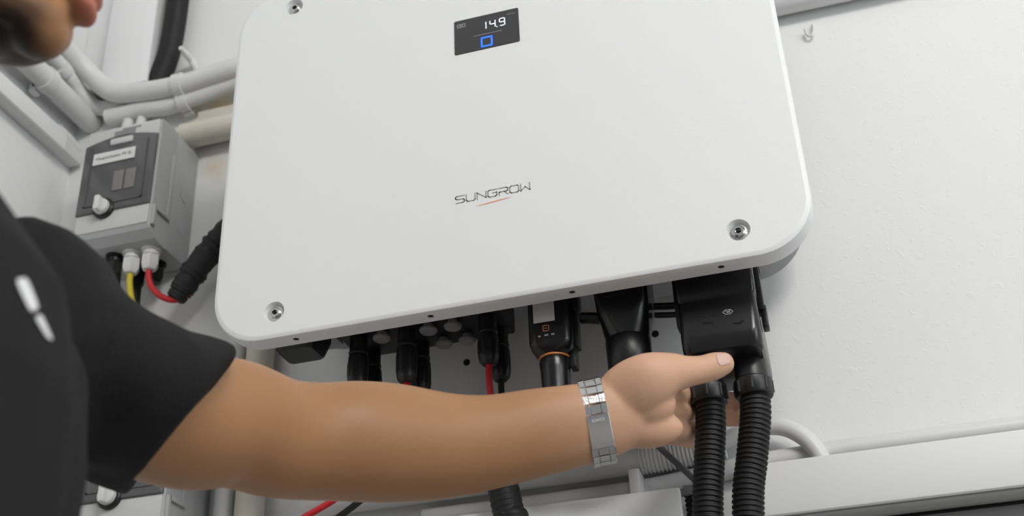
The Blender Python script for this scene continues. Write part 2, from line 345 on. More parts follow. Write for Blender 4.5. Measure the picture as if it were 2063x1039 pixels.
part('logo_stroke', ([p+Z*h for p, h in sw]+[p-Z*h for p, h in sw], [(k, k+1, 13+k, 12+k) for k in range(11)]), 'orange', inv, False, label='thin orange stroke under the lettering')
UZ = 1.562
part('rear_housing', slab_y(0, (UZ+1.945)/2, [(-.2215, .298, (1.945-UZ)/2), (-.2205, .299, (1.945-UZ)/2), (-.052, .299, (1.945-UZ)/2), (-.05, .297, (1.945-UZ)/2-.002)], .062, 12), 'housing', inv, label='grey rear housing behind the white cover')
part('wall_bracket', join(*[box(x-.003, x+.003, -.05, -.012, 1.63, 1.90) for x in [-.24+.04*k for k in range(13)]], box(-.25, .25, -.012, 0, 1.66, 1.88)), 'housing', inv, False)
part('terminal_block', box(-.212, -.026, -.152, -.082, 1.5305, UZ+.001, .003), 'blackmatt', inv)
# switch handle under the left end of the housing
sw_ = part('isolator_switch', join(slab_z(-.253, -.15, [(1.513, .020, .018, .006), (1.5155, .022, .020, .006), (1.532, .027, .026, .008), (UZ+.001, .027, .026, .008)])), 'black', inv, label='black rotary switch under the housing')
part('switch_flange', slab_z(-.263, -.13, [(1.548, .034, .045, .008), (UZ+.001, .034, .045, .008)]), 'housing', inv)

def cap_plug(x, y):
    return join(lathe((x, y, 1.5315), (0, 0, -1), [(.0055, 0), (.0055, .005), (.0098, .0065), (.0098, .0085), (.0080, .0105), (.003, .0115), (.0001, .0117)], 18))
for x in (-.1625, -.1085, -.0805): part('dust_cap', cap_plug(x, -.138), 'capgrey', inv)
for x in (-.104, -.0765): part('dust_cap', cap_plug(x, -.10), 'capgrey', inv)

# ------------------------------------------------------------------ solar plugs with their cables
def solar_plug(x, y, zb, cable, m, label):
    t = thing('solar_plug', label, 'cable', (x, y, zb), 'plugs and cables under the inverter')
    bd = part('plug_body', lathe((x, y, 1.5312), (0, 0, -1), [(.0098, 0), (.0098, .018), (.0106, .019), (.0106, .021), (.0098, .022), (.0098, .024), (.0108, .025), (.0112, .030), (.0112, 1.5312-zb-.010), (.0100, 1.5312-zb-.004), (.0068, 1.5312-zb)], 18), 'black', t)
    part('grip_rib', join(*[box(x+.0108*math.cos(a)-.0007, x+.0108*math.cos(a)+.0007, y+.0108*math.sin(a)-.0007, y+.0108*math.sin(a)+.0007, zb+.012, 1.498) for a in [k*math.pi/6 for k in range(12)]]), 'black', bd, False)
    part('cable', tube([(x, y, zb+.004)]+cable, .0036, 12, 10), m, t)
HT = py_(1003, 935, -.105)                                # mouth of the hose that gathers the cables behind the forearm
def to_hose(x, y, zb, k): return [(x, y, zb-.02), (x+(HT.x-x)*.12, y+.004, zb-.055), (x+(HT.x-x)*.55, (y+HT.y)/2, HT.z+.022), (HT.x-.010+.004*k, HT.y+.003*(k % 3-1), HT.z+.014), (HT.x-.003+.002*k, HT.y+.005*(k % 3-1), HT.z-.02)]
solar_plug(-.191, -.135, 1.470, to_hose(-.191, -.135, 1.470, 0), 'blackmatt', 'front black plug nearest the rotary switch, ribbed, cable hidden behind the forearm')
solar_plug(-.190, -.098, 1.482, to_hose(-.190, -.098, 1.482, 1), 'blackmatt', 'rear black plug half hidden behind the leftmost plug')
solar_plug(-.1345, -.135, 1.467, [(-.1345, -.135, 1.448), (-.155, -.125, 1.40), (-.215, -.12, 1.358), (-.29, -.11, 1.325), (-.36, -.1, 1.25), (-.37, -.08, .9), (-.37, -.05, .02)], 'red', 'black plug with a short glimpse of red cable, third from the rotary switch')
solar_plug(-.132, -.098, 1.468, [(-.132, -.098, 1.45), (-.15, -.10, 1.40), (-.195, -.105, 1.357), (-.265, -.10, 1.315), (-.33, -.09, 1.25), (-.34, -.07, .9), (-.34, -.05, .02)], 'blackmatt', 'rear black plug right behind the plug with the short red cable')
solar_plug(-.0425, -.135, 1.473, [(-.0425, -.135, 1.455), (-.041, -.133, 1.43), (-.036, -.13, 1.40), (HT.x-.004, -.115, HT.z+.015), (HT.x, -.105, HT.z-.02)], 'red', 'black plug with a long bright red cable running down behind the forearm')
solar_plug(-.0405, -.098, 1.470, [(-.0405, -.098, 1.45), (-.041, -.098, 1.42), (-.038, -.1, 1.39), (HT.x+.003, -.102, HT.z-.02)], 'blackmatt', 'rear black plug with black cable beside the bright red cable')

# ------------------------------------------------------------------ communication dongle
dx, dy = .0365, -.168
don = thing('communication_dongle', 'black communication dongle with orange ring and white sticker', 'dongle', (dx, dy, 1.405))
db = part('dongle_body', slab_z(dx, dy, [(1.4525, .0152, .0152, .015), (1.4555, .0180, .0172, .014), (1.4605, .0212, .0192, .011), (1.467, .0225, .020, .010), (UZ, .0225, .020, .010)]), 'blackgloss', don)
part('label_sticker', box(dx-.0148, dx+.0072, dy-.0206, dy-.0199, 1.4855, 1.520), 'label', db, False, label='small blank white sticker')
part('status_icons', join(strokes([[(dx-.0055, 1.4815), (dx+.0005, 1.4815), (dx+.0005, 1.4755), (dx-.0055, 1.4755), (dx-.0055, 1.4815)], [(dx-.0035, 1.4785), (dx-.0015, 1.4785)]], .0008, dy-.0199)), 'orange', db, False)
part('status_lights', strokes([[(dx-.0102, 1.4705), (dx-.0092, 1.4705)], [(dx-.0035, 1.4708), (dx-.0012, 1.4708)], [(dx+.0035, 1.4708), (dx+.0052, 1.4708)]], .0016, dy-.0199), 'dim', db, False)
part('seal_ring', lathe((dx, dy, 1.4535), (0, 0, -1), [(.0148, -.0006), (.0160, 0), (.0160, .0016), (.0148, .0022)], 26), 'ring', don, label='thin orange seal ring')
part('nut', lathe((dx, dy, 1.4515), (0, 0, -1), [(.0150, 0), (.0158, .004), (.0150, .012), (.0142, .040), (.0128, .0412), (.0128, .06), (.004, .062)], 24), 'blackgloss', don)
part('side_clip', join(box(dx+.0215, dx+.0285, dy-.008, dy+.014, 1.500, 1.545, .002), box(dx+.0205, dx+.0262, dy-.004, dy+.012, 1.462, 1.500, .0015), box(dx+.0150, dx+.0225, dy-.003, dy+.012, 1.440, 1.468, .002)), 'black', don)
part('cable', tube([(dx, dy, 1.395), (dx-.002, dy+.006, 1.385), (dx-.02, -.13, 1.372), (HT.x+.012, -.11, HT.z+.01), (HT.x+.004, -.108, HT.z-.02)], .004, 10), 'blackmatt', don)

# ------------------------------------------------------------------ meter and battery communication connector
mx_, my_ = .1115, -.163
com = thing('communication_connector', 'black tapered connector housing between the dongle and the big twin connector', 'connector', (mx_, my_, 1.38))
cb = part('connector_body', slab_z(mx_, my_, [(1.462, .0218, .0218, .0216), (1.470, .0232, .0225, .018), (1.492, .0262, .026, .010), (1.515, .0275, .028, .007), (UZ, .0275, .028, .007)]), 'blackgloss', com)
part('latch', box(mx_-.014, mx_+.006, my_-.030, my_-.026, 1.500, 1.522, .0015), 'black', cb)
part('collar', lathe((mx_, my_, 1.4635), (0, 0, -1), [(.0215, 0), (.0228, .002), (.0222, .032), (.0195, .036), (.0185, .060), (.0155, .066), (.012, .068)], 28), 'black', com)
part('lever', join(tube([(mx_-.026, my_-.004, 1.490), (mx_-.034, my_-.006, 1.491), (mx_-.046, my_-.004, 1.494)], [.006]*16+[.003], 10, 8)), 'black', com)
part('cable', tube([(mx_, my_, 1.400), (mx_-.006, my_+.004, 1.384), (mx_-.05, my_+.025, 1.372), (HT.x+.02, -.115, HT.z+.012), (HT.x+.006, -.107, HT.z-.02)], .005, 10), 'blackmatt', com)
solo('black_hose', corrugated([HT, py_(1012, 975, -.105), py_(1026, 1039, -.105), py_(1038, 1100, -.105), py_(1038, 1100, -.105)+V((.004, .01, -.3)), py_(1038, 1100, -.105)+V((.004, .03, -.7)), V((py_(1038, 1100, -.105).x, -.07, .01))], .0165, .006, .0008), 'blackmatt',
     'short length of black corrugated hose seen below the forearm', 'hose', 'black corrugated hoses')

# ------------------------------------------------------------------ twin grid connector
ac = thing('grid_connector', 'large black twin-outlet connector housing held by the hand', 'connector', (.2055, -.15, 1.384))
hx1, hx2, hy = .184, .2265, -.163
bd = part('connector_body', slab_z(.2055, -.148, [(1.4185, .0350, .046, .010), (1.4215, .0372, .0525, .010), (1.428, .0378, .0555, .010), (1.438, .0378, .0560, .008), (1.474, .0370, .0490, .005), (1.4775, .0370, .0480, .005), (1.481, .0378, .0490, .004), (UZ-.001, .0385, .0490, .004)]), 'blackgloss', ac)
part('side_latch', join(box(.2415, .2485, -.170, -.152, 1.470, 1.540, .0015), box(.2440, .2500, -.168, -.154, 1.452, 1.476, .0015), box(.2455, .2495, -.166, -.156, 1.512, 1.530, .001)), 'black', ac)
part('side_latch', box(.162, .170, -.17, -.152, 1.465, 1.54, .0015), 'black', ac)
part('lever_rod', join(tube([(.139, -.150, 1.502), (.152, -.150, 1.500), (.168, -.150, 1.498)], .0038, 10), tube([(.139, -.150, 1.492), (.152, -.150, 1.490), (.168, -.150, 1.488)], .003, 10)), 'black', ac)
ytxt = -.199
def face_y(z): return -.148-(.056+(.049-.056)*(z-1.438)/(1.474-1.438))-.0003
def on_face(lines, w):
    s = strokes(lines, w, 0); return [V((p.x, face_y(p.z)+p.y, p.z)) for p in s[0]], s[1]
part('embossed_logo', on_face([[(.2105, 1.4585), (.2130, 1.4605), (.2175, 1.4605), (.2200, 1.4580), (.2175, 1.4555), (.2130, 1.4555), (.2105, 1.4585)], [(.2135, 1.4595), (.2148, 1.4570), (.2156, 1.4590), (.2166, 1.4570), (.2172, 1.4595)]], .0007), 'dim', bd, False, label='small oval emblem')
part('embossed_mark', on_face([[(.1990, 1.4615), (.1990, 1.4575), (.2030, 1.4575)], [(.2055, 1.4615), (.2055, 1.4570)]], .0008), 'black', bd, False)
part('embossed_mark', on_face([[(.1905, 1.4500), (.1975, 1.4500)], [(.1995, 1.4515), (.1995, 1.4480)], [(.2195, 1.4450), (.2225, 1.4435), (.2265, 1.4440), (.2285, 1.4460)]], .0016), 'hole', bd, False)
for hx in (hx1, hx2):
    g = part('gland', lathe((hx, hy, 1.4215), (0, 0, -1), [(.0150, 0), (.0158, .003), (.0158, .020), (.0182, .022), (.0182, .036), (.0170, .038), (.0150, .0385)], 26), 'black', ac)
    part('gland_rib', join(*[box(hx+.0178*math.cos(a)-.0012, hx+.0178*math.cos(a)+.0012, hy+.0178*math.sin(a)-.0012, hy+.0178*math.sin(a)+.0012, 1.386, 1.398, .0005) for a in [k*math.pi/4 for k in range(8)]]), 'black', g, False)
solo('corrugated_hose', corrugated([(hx1, hy, 1.389), (hx1-.0015, hy-.0005, 1.365), (hx1-.0075, hy-.002, 1.325), (hx1-.0145, hy-.004, 1.275), (hx1-.025, hy-.002, 1.15), (hx1-.03, hy+.03, .8), (hx1-.03, hy+.07, .4), (hx1-.03, hy+.09, .01)], .0146, .0049, .0018), 'blackmatt', 'black corrugated hose gripped by the hand, left of the pair', 'hose', 'black corrugated hoses')
solo('corrugated_hose', corrugated([(hx2, hy, 1.389), (hx2-.002, hy-.0005, 1.365), (hx2-.0105, hy-.002, 1.325), (hx2-.0205, hy-.004, 1.275), (hx2-.03, hy-.002, 1.15), (hx2-.03, hy+.03, .8), (hx2-.03, hy+.07, .4), (hx2-.03, hy+.09, .01)], .0148, .0049, .0018), 'blackmatt', 'black corrugated hose right of the gripped one, nearest the bare wall', 'hose', 'black corrugated hoses')

# ------------------------------------------------------------------ isolator boxes
def isolator_box(x0, z0, label):
    # front x0..x0+.113, y -.1..0, z z0..z0+.185
    W = .113; H = .183; x1 = x0+W; z1 = z0+H; xc = x0+W/2
    t = thing('isolator_box', label, 'switch box', (xc, -.05, z0), 'grey isolator boxes')
    part('base', join(box(x0, x1, -.062, 0, z0, z1, .004)), 'box', t)
    def lid(y, i, a): return [V((x, y, z)) for x, z in ((x0+i, z0+i+a), (x1-i, z0+i+a), (x1-i, z1-i), (x0+i, z1-i))]
    l = part('lid', rings([lid(-.058, 0, 0), lid(-.070, 0, 0), lid(-.085, 0, .002), lid(-.097, .001, .010), lid(-.1, .004, .013)]), 'box', t, True, 25, label='grey lid with bevelled lower edge')
    for za, zc in ((z0+.018, z0+.046), (z1-.030, z1-.003)): part('lid_panel', box(x0+.003, x1-.003, -.1015, -.099, za, zc, .0005), 'boxlight', l)
    # smoked window with a shallow arched top
    o = []
    for k in range(13):
        a = k/12; o.append((x0+.002+(W-.004)*a, z1-.028+.010*math.sin(math.pi*a)))
    ol = [(x1-.002, z0+.046), (x0+.002, z0+.046)]
    pts = o+ol
    wn = part('window', rings([[V((x, -.1005, z)) for x, z in pts], [V((x, -.1035, z)) for x, z in pts], [V((xc+(x-xc)*.97, -.1045, z0+.1+(z-z0-.1)*.975)) for x, z in pts]]), 'window', t, True, 30, label='dark smoked hinged window')
    part('window_rim', join(box(x0+.013, x1-.014, -.1058, -.1045, z0+.056, z0+.058), box(x0+.013, x0+.015, -.1058, -.1045, z0+.056, z1-.034), box(x1-.016, x1-.014, -.1058, -.1045, z0+.056, z1-.034)), 'window', wn, False)
    part('window_catch', box(xc-.016, xc+.018, -.107, -.099, z1-.034, z1-.024, .002), 'boxlight', wn)
    for bx in (xc+.004, xc+.022): part('breaker', box(bx-.0075, bx+.0075, -.1056, -.1046, z0+.074, z0+.105, .0003), 'inner', wn)
    lb = part('label_strip', box(x0+.018, x1-.032, -.1062, -.1048, z1-.062, z1-.044, .0002), 'label', wn, False, label='white printed label strip')
    part('label_text', text_shape('Hauptschalter PV St', .0066, (x0+.0495, -.1063, z1-.053), (1, 0, 0), (0, 0, 1)), 'ink', lb, False)
    kx, kz = x0+.044, z0+.050
    k = part('knob', join(lathe((kx, -.100, kz), (0, -1, 0), [(.0150, 0), (.0150, .006), (.0135, .0075)], 26)), 'black', t, label='black ring of the rotary switch')
    part('knob_grip', join(lathe((kx, -.1065, kz), (0, -1, 0), [(.0112, 0), (.0108, .006), (.0095, .0075)], 22), box(kx-.004, kx+.004, -.122, -.113, kz-.0105, kz+.011, .002)), 'knob', k, label='white rotary grip')
    part('lid_print', join(box(xc-.014, xc+.018, -.1019, -.1014, z1-.0175, z1-.0095), box(xc-.002, xc+.026, -.1019, -.1014, z1-.0095, z1-.0068)), 'rail', l, False)
    part('side_rib', join(box(x1-.001, x1+.003, -.066, -.060, z0+.045, z1-.04, .001), box(x1-.001, x1+.004, -.095, -.060, z0+.040, z0+.046, .001), box(x1-.001, x1+.004, -.098, -.092, z0+.016, z0+.046, .001)), 'box', t)
    for zz in (z0+.05, z0+.1): part('knockout', lathe((x1-.0005, -.028, zz), (1, 0, 0), [(.011, 0), (.011, .0012), (.0095, .0012)], 22), 'box', t)
    return t
b1 = isolator_box(-.613, 1.747, 'upper grey isolator box with smoked window beside the inverter')
b2 = isolator_box(-.5475, 1.350, 'lower grey isolator box peeking out below the black sleeve')
def gland(parent, x, y, z, m='knob', r=.0105):
    g = part('gland', join(lathe((x, y, z+.001), (0, 0, -1), [(r*1.25, 0), (r*1.25, .004), (r, .004), (r, .010)], 20), lathe((x, y, z-.010), (0, 0, -1), [(r*1.12, 0), (r*1.12, .014), (r*.8, .020), (r*.55, .021)], 6)), m, parent, True, 40)
zb = 1.747
gland(b1, -.545, -.062, zb); gland(b1, -.5175, -.062, zb); gland(b1, -.600, -.062, zb, 'knob', .009)
gland(b1, -.571, -.062, zb, 'black', .010); gland(b1, -.558, -.028, zb, 'black', .010); gland(b1, -.53, -.028, zb, 'black', .010)
solo('yellow_cable', tube([(-.545, -.062, zb-.028), (-.544, -.062, zb-.045), (-.538, -.062, zb-.07), (-.527, -.064, zb-.10), (-.515, -.064, zb-.15), (-.51, -.06, 1.54)], .0042, 12), 'yellow', 'yellow cable dropping from the white gland under the grey box', 'cable')
solo('red_cable', tube([(-.5175, -.062, zb-.028), (-.517, -.062, zb-.04), (-.512, -.060, zb-.055), (-.500, -.055, zb-.068), (-.484, -.048, zb-.073), (-.466, -.040, zb-.062)], .0040, 12), 'red', 'short red cable bending into the black taped bundle', 'cable')
solo('black_conduit', corrugated([(-.571, -.062, zb-.026), (-.570, -.062, zb-.05), (-.566, -.062, zb-.09), (-.56, -.062, zb-.15), (-.535, -.05, 1.54)], .0105, .005, .001), 'blackmatt', 'black conduit hanging left of the yellow cable', 'conduit')
solo('black_cable', tube([(-.558, -.028, zb-.026), (-.556, -.028, zb-.06), (-.545, -.03, zb-.11), (-.52, -.03, 1.6), (-.49, -.03, 1.535)], .0075, 12), 'blackmatt', 'thick black cable behind the yellow cable', 'cable')
# taped bundle of cables rising to the inverter
pth = spline([py_(352, 604, -.045), py_(372, 575, -.045), py_(400, 535, -.045), py_(428, 500, -.045), py_(455, 470, -.05), py_(520, 420, -.06)], 10)
rd = [.0125+.0045*min(1, i/14)+.0035*noise.noise(V((i*.33, 3, 1)))+.0015*noise.noise(V((i*.9, 7, 1))) for i in range(len(pth))]
rd[0] = .009
solo('cable_bundle', sweep(pth, rd, 14), 'tape', 'thick black taped cable bundle rising behind the inverter edge', 'cable bundle')

# ------------------------------------------------------------------ conduits at the upper left
def clamp(name, c, d, r, label, wall, group='white conduit clamps', out=None):
    c = V(c); d = V(d).normalized(); u = (c*0+wall).normalized()
    t = thing(name, label, 'clamp', c+u*(r+.004), group)
    part('band', lathe(c-d*.007, d, [(r, 0), (r+.0028, 0), (r+.0028, .014), (r, .014)], 20), 'pvc', t)
    s = d.cross(u)
    def bx(a0, a1, b0, b1, c0, c1): return [c+d*p+u*q+s*w_ for p in (a0, a1) for q in (b0, b1) for w_ in (c0, c1)], [(0, 1, 3, 2), (4, 6, 7, 5), (0, 4, 5, 1), (2, 3, 7, 6), (0, 2, 6, 4), (1, 5, 7, 3)]
    part('foot', bx(-.007, .007, r*.7, r+.004, -r*1.25, r*1.25), 'pvc', t, False)
yL = -1.6
solo('conduit', tube([(-.688, yL, 2.030), (-.688, -.6, 2.030), (-.688, -.25, 2.030), (-.688, -.10, 2.030), (-.688, -.05, 2.030), (-.688, -.002, 2.030)], .0165, 18), 'pvc', 'thickest white conduit along the side wall, just above the trunking', 'conduit', 'white conduits')
solo('conduit', tube([(-.690, yL, 2.076), (-.690, -.5, 2.076), (-.690, -.12, 2.076), (-.689, -.065, 2.068), (-.684, -.040, 2.056), (-.665, -.018, 2.042), (-.62, -.016, 2.040)], .0115, 16), 'pvc', 'middle white conduit on the side wall bending into the corner', 'conduit', 'white conduits')
solo('conduit', tube([(-.684, yL, 2.115), (-.684, -.5, 2.115), (-.684, -.16, 2.112), (-.680, -.085, 2.099), (-.662, -.052, 2.076), (-.630, -.042, 2.046), (-.585, -.040, 2.036), (-.52, -.040, 2.032), (-.44, -.040, 2.040), (-.36, -.035, 2.047), (.1, -.03, 2.047)], .0145, 18), 'pvc', 'uppermost white conduit sweeping round the corner below the vertical trunking', 'conduit', 'white conduits')
solo('conduit', tube([(-.705, yL, 2.102), (-.705, -.5, 2.102), (-.705, -.1, 2.101), (-.704, -.04, 2.096), (-.695, -.015, 2.085), (-.66, -.011, 2.075)], .0070, 12), 'pvc', 'thin white conduit lying between two thicker ones on the side wall', 'conduit', 'white conduits')
solo('conduit', tube([(-.645, -.025, 2.015), (-.618, -.024, 2.016), (-.59, -.024, 2.017), (-.55, -.024, 2.012), (-.50, -.024, 2.018), (-.44, -.024, 2.028), (-.36, -.024, 2.030), (.1, -.02, 2.030)], .0125, 16), 'pvc', 'second white conduit rising from the grey box to behind the inverter', 'conduit', 'white conduits')
solo('conduit', tube([(-.614, -.022, 1.925), (-.614, -.022, 1.96), (-.612, -.020, 2.0), (-.608, -.016, 2.035)], .0085, 12), 'pvc', 'left of two short white tubes standing on the grey box', 'conduit', 'white conduits')
solo('conduit', tube([(-.593, -.024, 1.925), (-.593, -.024, 1.96), (-.590, -.02, 2.0), (-.587, -.014, 2.035)], .0075, 12), 'pvc', 'right of two short white tubes standing on the grey box', 'conduit', 'white conduits')
solo('flat_trunking', box(-.50, .2, -.018, 0, 1.972, 1.996, .002), 'pvcold', 'flat yellowed trunking strip running behind the inverter', 'trunking')
solo('conduit', tube([(-.515, -.022, 1.953), (-.49, -.022, 1.953), (-.40, -.022, 1.953), (.1, -.022, 1.953)], .0185, 18), 'pvcold', 'thick yellowed conduit between the grey box and the inverter', 'conduit', 'white conduits')
clamp('conduit_clamp', (-.520, -.040, 2.032), (1, .0, .0), .0145, 'upper white clamp on the conduit left of the inverter', Y)
clamp('conduit_clamp', (-.520, -.024, 2.0145), (1, 0, .1), .0125, 'lower white clamp directly under the upper clamp', Y)
clamp('conduit_clamp', (-.688, -.115, 2.030), (0, 1, 0), .0165, 'clamp on the thick side wall conduit beside the trunking', -X)
clamp('conduit_clamp', (-.690, -.085, 2.071), (0, 1, -.1), .0115, 'clamp on the middle side wall conduit near the corner', -X)
st = thing('side_wall_trunking', 'narrow white trunking running along the side wall into the corner', 'trunking', (-.70, -.8, 1.955))
part('trunking_base', box(WX, -.692, yL, -.006, 1.955, 1.978, .001), 'pvc', st)
part('trunking_lid', box(-.693, -.689, yL, -.050, 1.953, 1.981, .001), 'trunk', st)
solo('conduit', tube([(-.700, -.060, 1.985), (-.699, -.045, 1.984), (-.697, -.015, 1.978)], .008, 12), 'pvc', 'short grey-white stub at the end of the side wall trunking', 'conduit', 'white conduits')
vt = thing('vertical_trunking', 'wide white vertical trunking above the grey box', 'trunking', (-.617, -.02, 2.066))
part('trunking_base', box(-.655, -.579, -.034, 0, 2.055, 2.85, .002), 'pvc', vt)
part('trunking_lid', box(-.6565, -.5775, -.041, -.0335, 2.055, 2.85, .002), 'trunk', vt)
solo('corner_trunking', box(-.7148, -.660, -.012, 0, 2.085, 2.85, .001), 'trunk', 'flat white strip in the corner left of the vertical trunking', 'trunking')
solo('corrugated_hose', corrugated([(-.556, -.018, 2.84), (-.556, -.018, 2.4), (-.556, -.018, 2.22), (-.557, -.018, 2.16), (-.560, -.018, 2.12), (-.568, -.018, 2.085), (-.580, -.018, 2.05)], .0165, .005, .0008), 'blackmatt', 'black hose rising beside the vertical trunking', 'hose', 'black corrugated hoses')
clip = thing('cable_clip', 'small white cable clip nailed beside the black hose', 'clip', py_(385, 115, -.01))
a_, b_ = py_(364, 96, -.042), py_(386, 122, -.012)
part('clip_arm', tube([a_, a_.lerp(b_, .5), b_], [.0035]*6+[.0048]*12+[.0045], 10), 'knob', clip)
part('clip_foot', tube([b_, b_+V((.002, .004, -.006)), b_+V((.003, .0105, -.012))], .0055, 10), 'pvc', clip)

# ------------------------------------------------------------------ right and lower wall
solo('conduit', tube([(.05, -.0185, 1.966), (.5, -.0185, 1.966), (1.2, -.0185, 1.966), (2.5, -.0185, 1.966)], .0185, 18), 'pvc', 'white conduit leaving the top right of the inverter', 'conduit', 'white conduits')
hk = py_(1634, 66, 0)
solo('wall_hook', tube([hk+V((.004, 0, .010)), hk+V((.0035, -.006, .006)), hk+V((.003, -.007, -.004)), hk+V((0, -.007, -.010)), hk+V((-.005, -.007, -.008)), hk+V((-.007, -.007, .002))], .0017, 8), 'pvc', 'tiny white hook on the wall right of the inverter', 'hook')
cx0 = .092
cn = thing('stepped_conduit', 'white conduit with a ribbed sleeve passing behind the hoses', 'conduit', (.1, -.02, 1.365), 'white conduits')
part('pipe', sweep([V((x, -.0205, 1.390)) for x in (-.30, -.1, 0, cx0)], .0165, 18), 'pvc', cn)
part('ribbed_sleeve', corrugated([(cx0-.002, -.0205, 1.390), (.12, -.0205, 1.391), (.165, -.021, 1.394), (.178, -.022, 1.396)], .0178, .0042, .0014), 'pvc', cn)
solo('conduit', tube([(-.16, -.012, 1.358), (.0, -.012, 1.358), (.1, -.012, 1.360), (.2, -.012, 1.370), (.3, -.012, 1.3735), (.5, -.012, 1.3735), (2.5, -.012, 1.3735)], .0105, 14), 'pvc', 'long white conduit along the wall above the right trunking', 'conduit', 'white conduits')
solo('conduit', tube([(.178, -.022, 1.396), (.20, -.024, 1.402), (.225, -.026, 1.4045), (.245, -.027, 1.400), (.262, -.028, 1.387), (.273, -.028, 1.370), (.278, -.028, 1.352), (.279, -.028, 1.335)], .0092, 14), 'pvc', 'white conduit arching down into the right trunking', 'conduit', 'white conduits')
sc = py_(1275, 968, -.03)
solo('pipe_strap', box(.078, .090, -.040, -.002, 1.335, 1.374, .002), 'trunk', 'white strap standing under the wide conduit', 'clip')
solo('grey_cable', tube([py_(1296, 868, -.075), py_(1325, 897, -.075), py_(1355, 925, -.075), py_(1395, 962, -.075), py_(1430, 1000, -.07), py_(1450, 1080, -.06)], .0034, 10), 'greycable', 'thin dark grey cable slanting from the hand to the hose', 'cable')
lt = thing('cable_trunking', 'white trunking below the forearm, ending at the gripped hose', 'trunking', (-.08, -.035, 1.26))
part('trunking_base', box(-.32, .128, -.060, 0, 1.262, 1.332, .002), 'pvc', lt)
part('trunking_lid', box(-.325, .134, -.070, -.0595, 1.258, 1.338, .0025), 'trunk', lt)
solo('black_hose', corrugated([(.147, -.045, 1.336), (.1475, -.045, 1.32), (.148, -.045, 1.27), (.148, -.045, 1.1), (.148, -.04, .6), (.148, -.04, .01)], .0125, .005, .0014), 'blackmatt', 'black hose half hidden behind the gripped hose beside the left trunking', 'hose', 'black corrugated hoses')
solo('hose_clip', join(box(.132, .165, -.062, -.054, 1.332, 1.338, .001), box(.136, .160, -.06, -.002, 1.338, 1.342, .001)), 'rail', 'dark metal clip at the end of the left trunking', 'clip')
rt = thing('cable_trunking', 'wide white trunking at the lower right, grey underneath', 'trunking', (.9, -.035, 1.295))
part('trunking_lid', box(.2085, 1.6, -.070, -.062, 1.297, 1.351, .0025), 'trunk', rt, label='smooth white lid')
part('trunking_body', box(.2095, 1.6, -.062, -.012, 1.301, 1.348, .001), 'alu', rt)
part('rail_strip', box(.2095, 1.6, -.056, -.036, 1.2975, 1.3015, .0005), 'alu', rt, label='grey rail under the trunking')
part('rail_strip', box(.2095, 1.6, -.034, -.016, 1.2985, 1.3015, .0005), 'alu', rt, label='grey rail under the trunking')
part('rail_gap', box(.2095, 1.6, -.0155, -.010, 1.2965, 1.3012), 'hole', rt, False)
part('rail_strip', box(.2095, 1.6, -.010, -.0005, 1.262, 1.300, .0005), 'alu', rt, label='grey rail under the trunking')
solo('conduit', tube([(-.372, -.020, 2.0), (-.372, -.020, 1.8), (-.372, -.020, 1.5), (-.372, -.020, 1.2), (-.372, -.020, .02)], .0175, 18), 'pvcold', 'thick vertical conduit seen under the lower left corner of the inverter', 'conduit', 'white conduits')
solo('conduit', tube([(-.408, -.015, 1.62), (-.408, -.015, 1.5), (-.408, -.015, 1.2), (-.408, -.015, .02)], .0125, 16), 'pvc', 'thin vertical conduit beside the lower grey box', 'conduit', 'white conduits')

# ------------------------------------------------------------------ person
FW = V((.9326, .361, 0)); LF = V((-.361, .9326, 0))
TC = V((-.190, -.803, 0))
ROOT = V((TC.x, TC.y, 0))
per = thing('person', 'person in a charcoal T-shirt reaching out to grip the hose', 'person', ROOT)
def tp(f, l, z): return TC+FW*f+LF*l+Z*z
# left arm, wrist and palm
arm = limb([pd(40, 690, .80), pd(165, 765, .83), pd(362, 846, .905), pd(465, 851, .945), pd(560, 881, .975), pd(640, 888, .995), pd(720, 888, 1.01), pd(800, 892, 1.025), pd(900, 897, 1.04), pd(990, 889, 1.052), pd(1080, 872, 1.064), pd(1160, 857, 1.073), pd(1205, 849, 1.078), pd(1250, 834, 1.084), pd(1285, 820, 1.09), pd(1312, 816, 1.096), pd(1326, 818, 1.099)],
           [(.050, .050), (.050, .050), (.051, .050), (.0505, .049), (.0485, .046), (.0485, .046), (.0505, .047), (.0502, .046), (.0455, .042), (.041, .038), (.0395, .032), (.037, .0275), (.036, .026), (.0335, .023), (.0355, .020), (.035, .017), (.030, .013)], CU, 72, 5)
def finger(pts, rr): return limb([pd(*p) for p in pts], [(r, r) for r in rr], CU, 16, 5)
hypoth = blob(pd(1298, 862, 1.086), .036, .019, .016, (CR, CU, CD))
thumb = limb([pd(1215, 830, 1.083), pd(1262, 795, 1.081), pd(1308, 767, 1.079), pd(1350, 752, 1.085), pd(1385, 748, 1.090), pd(1415, 744, 1.094), pd(1440, 737, 1.097), pd(1457, 732, 1.099)],
             [(.020, .014), (.0275, .0195), (.0262, .0215), (.0195, .0185), (.0146, .0150), (.0130, .0130), (.0128, .0122), (.0110, .0105)], CU, 20, 5)
index = finger([(1340, 790, 1.108), (1368, 795, 1.140), (1400, 800, 1.172), (1440, 806, 1.190), (1475, 806, 1.190), (1500, 806, 1.184)], [.0115, .0100, .0098, .0092, .0086, .0078])
middle = finger([(1335, 822, 1.104), (1365, 830, 1.134), (1400, 834, 1.168), (1440, 841, 1.188), (1478, 842, 1.188), (1506, 842, 1.182)], [.0115, .0102, .0098, .0093, .0086, .0080])
ringf = finger([(1330, 852, 1.100), (1362, 866, 1.124), (1392, 873, 1.150), (1425, 876, 1.172), (1446, 878, 1.172)], [.0115, .0100, .0096, .0090, .0080])
little = finger([(1318, 868, 1.100), (1350, 878, 1.128), (1378, 884, 1.156), (1408, 890, 1.180), (1424, 892, 1.184)], [.0110, .0088, .0082, .0076, .0066])
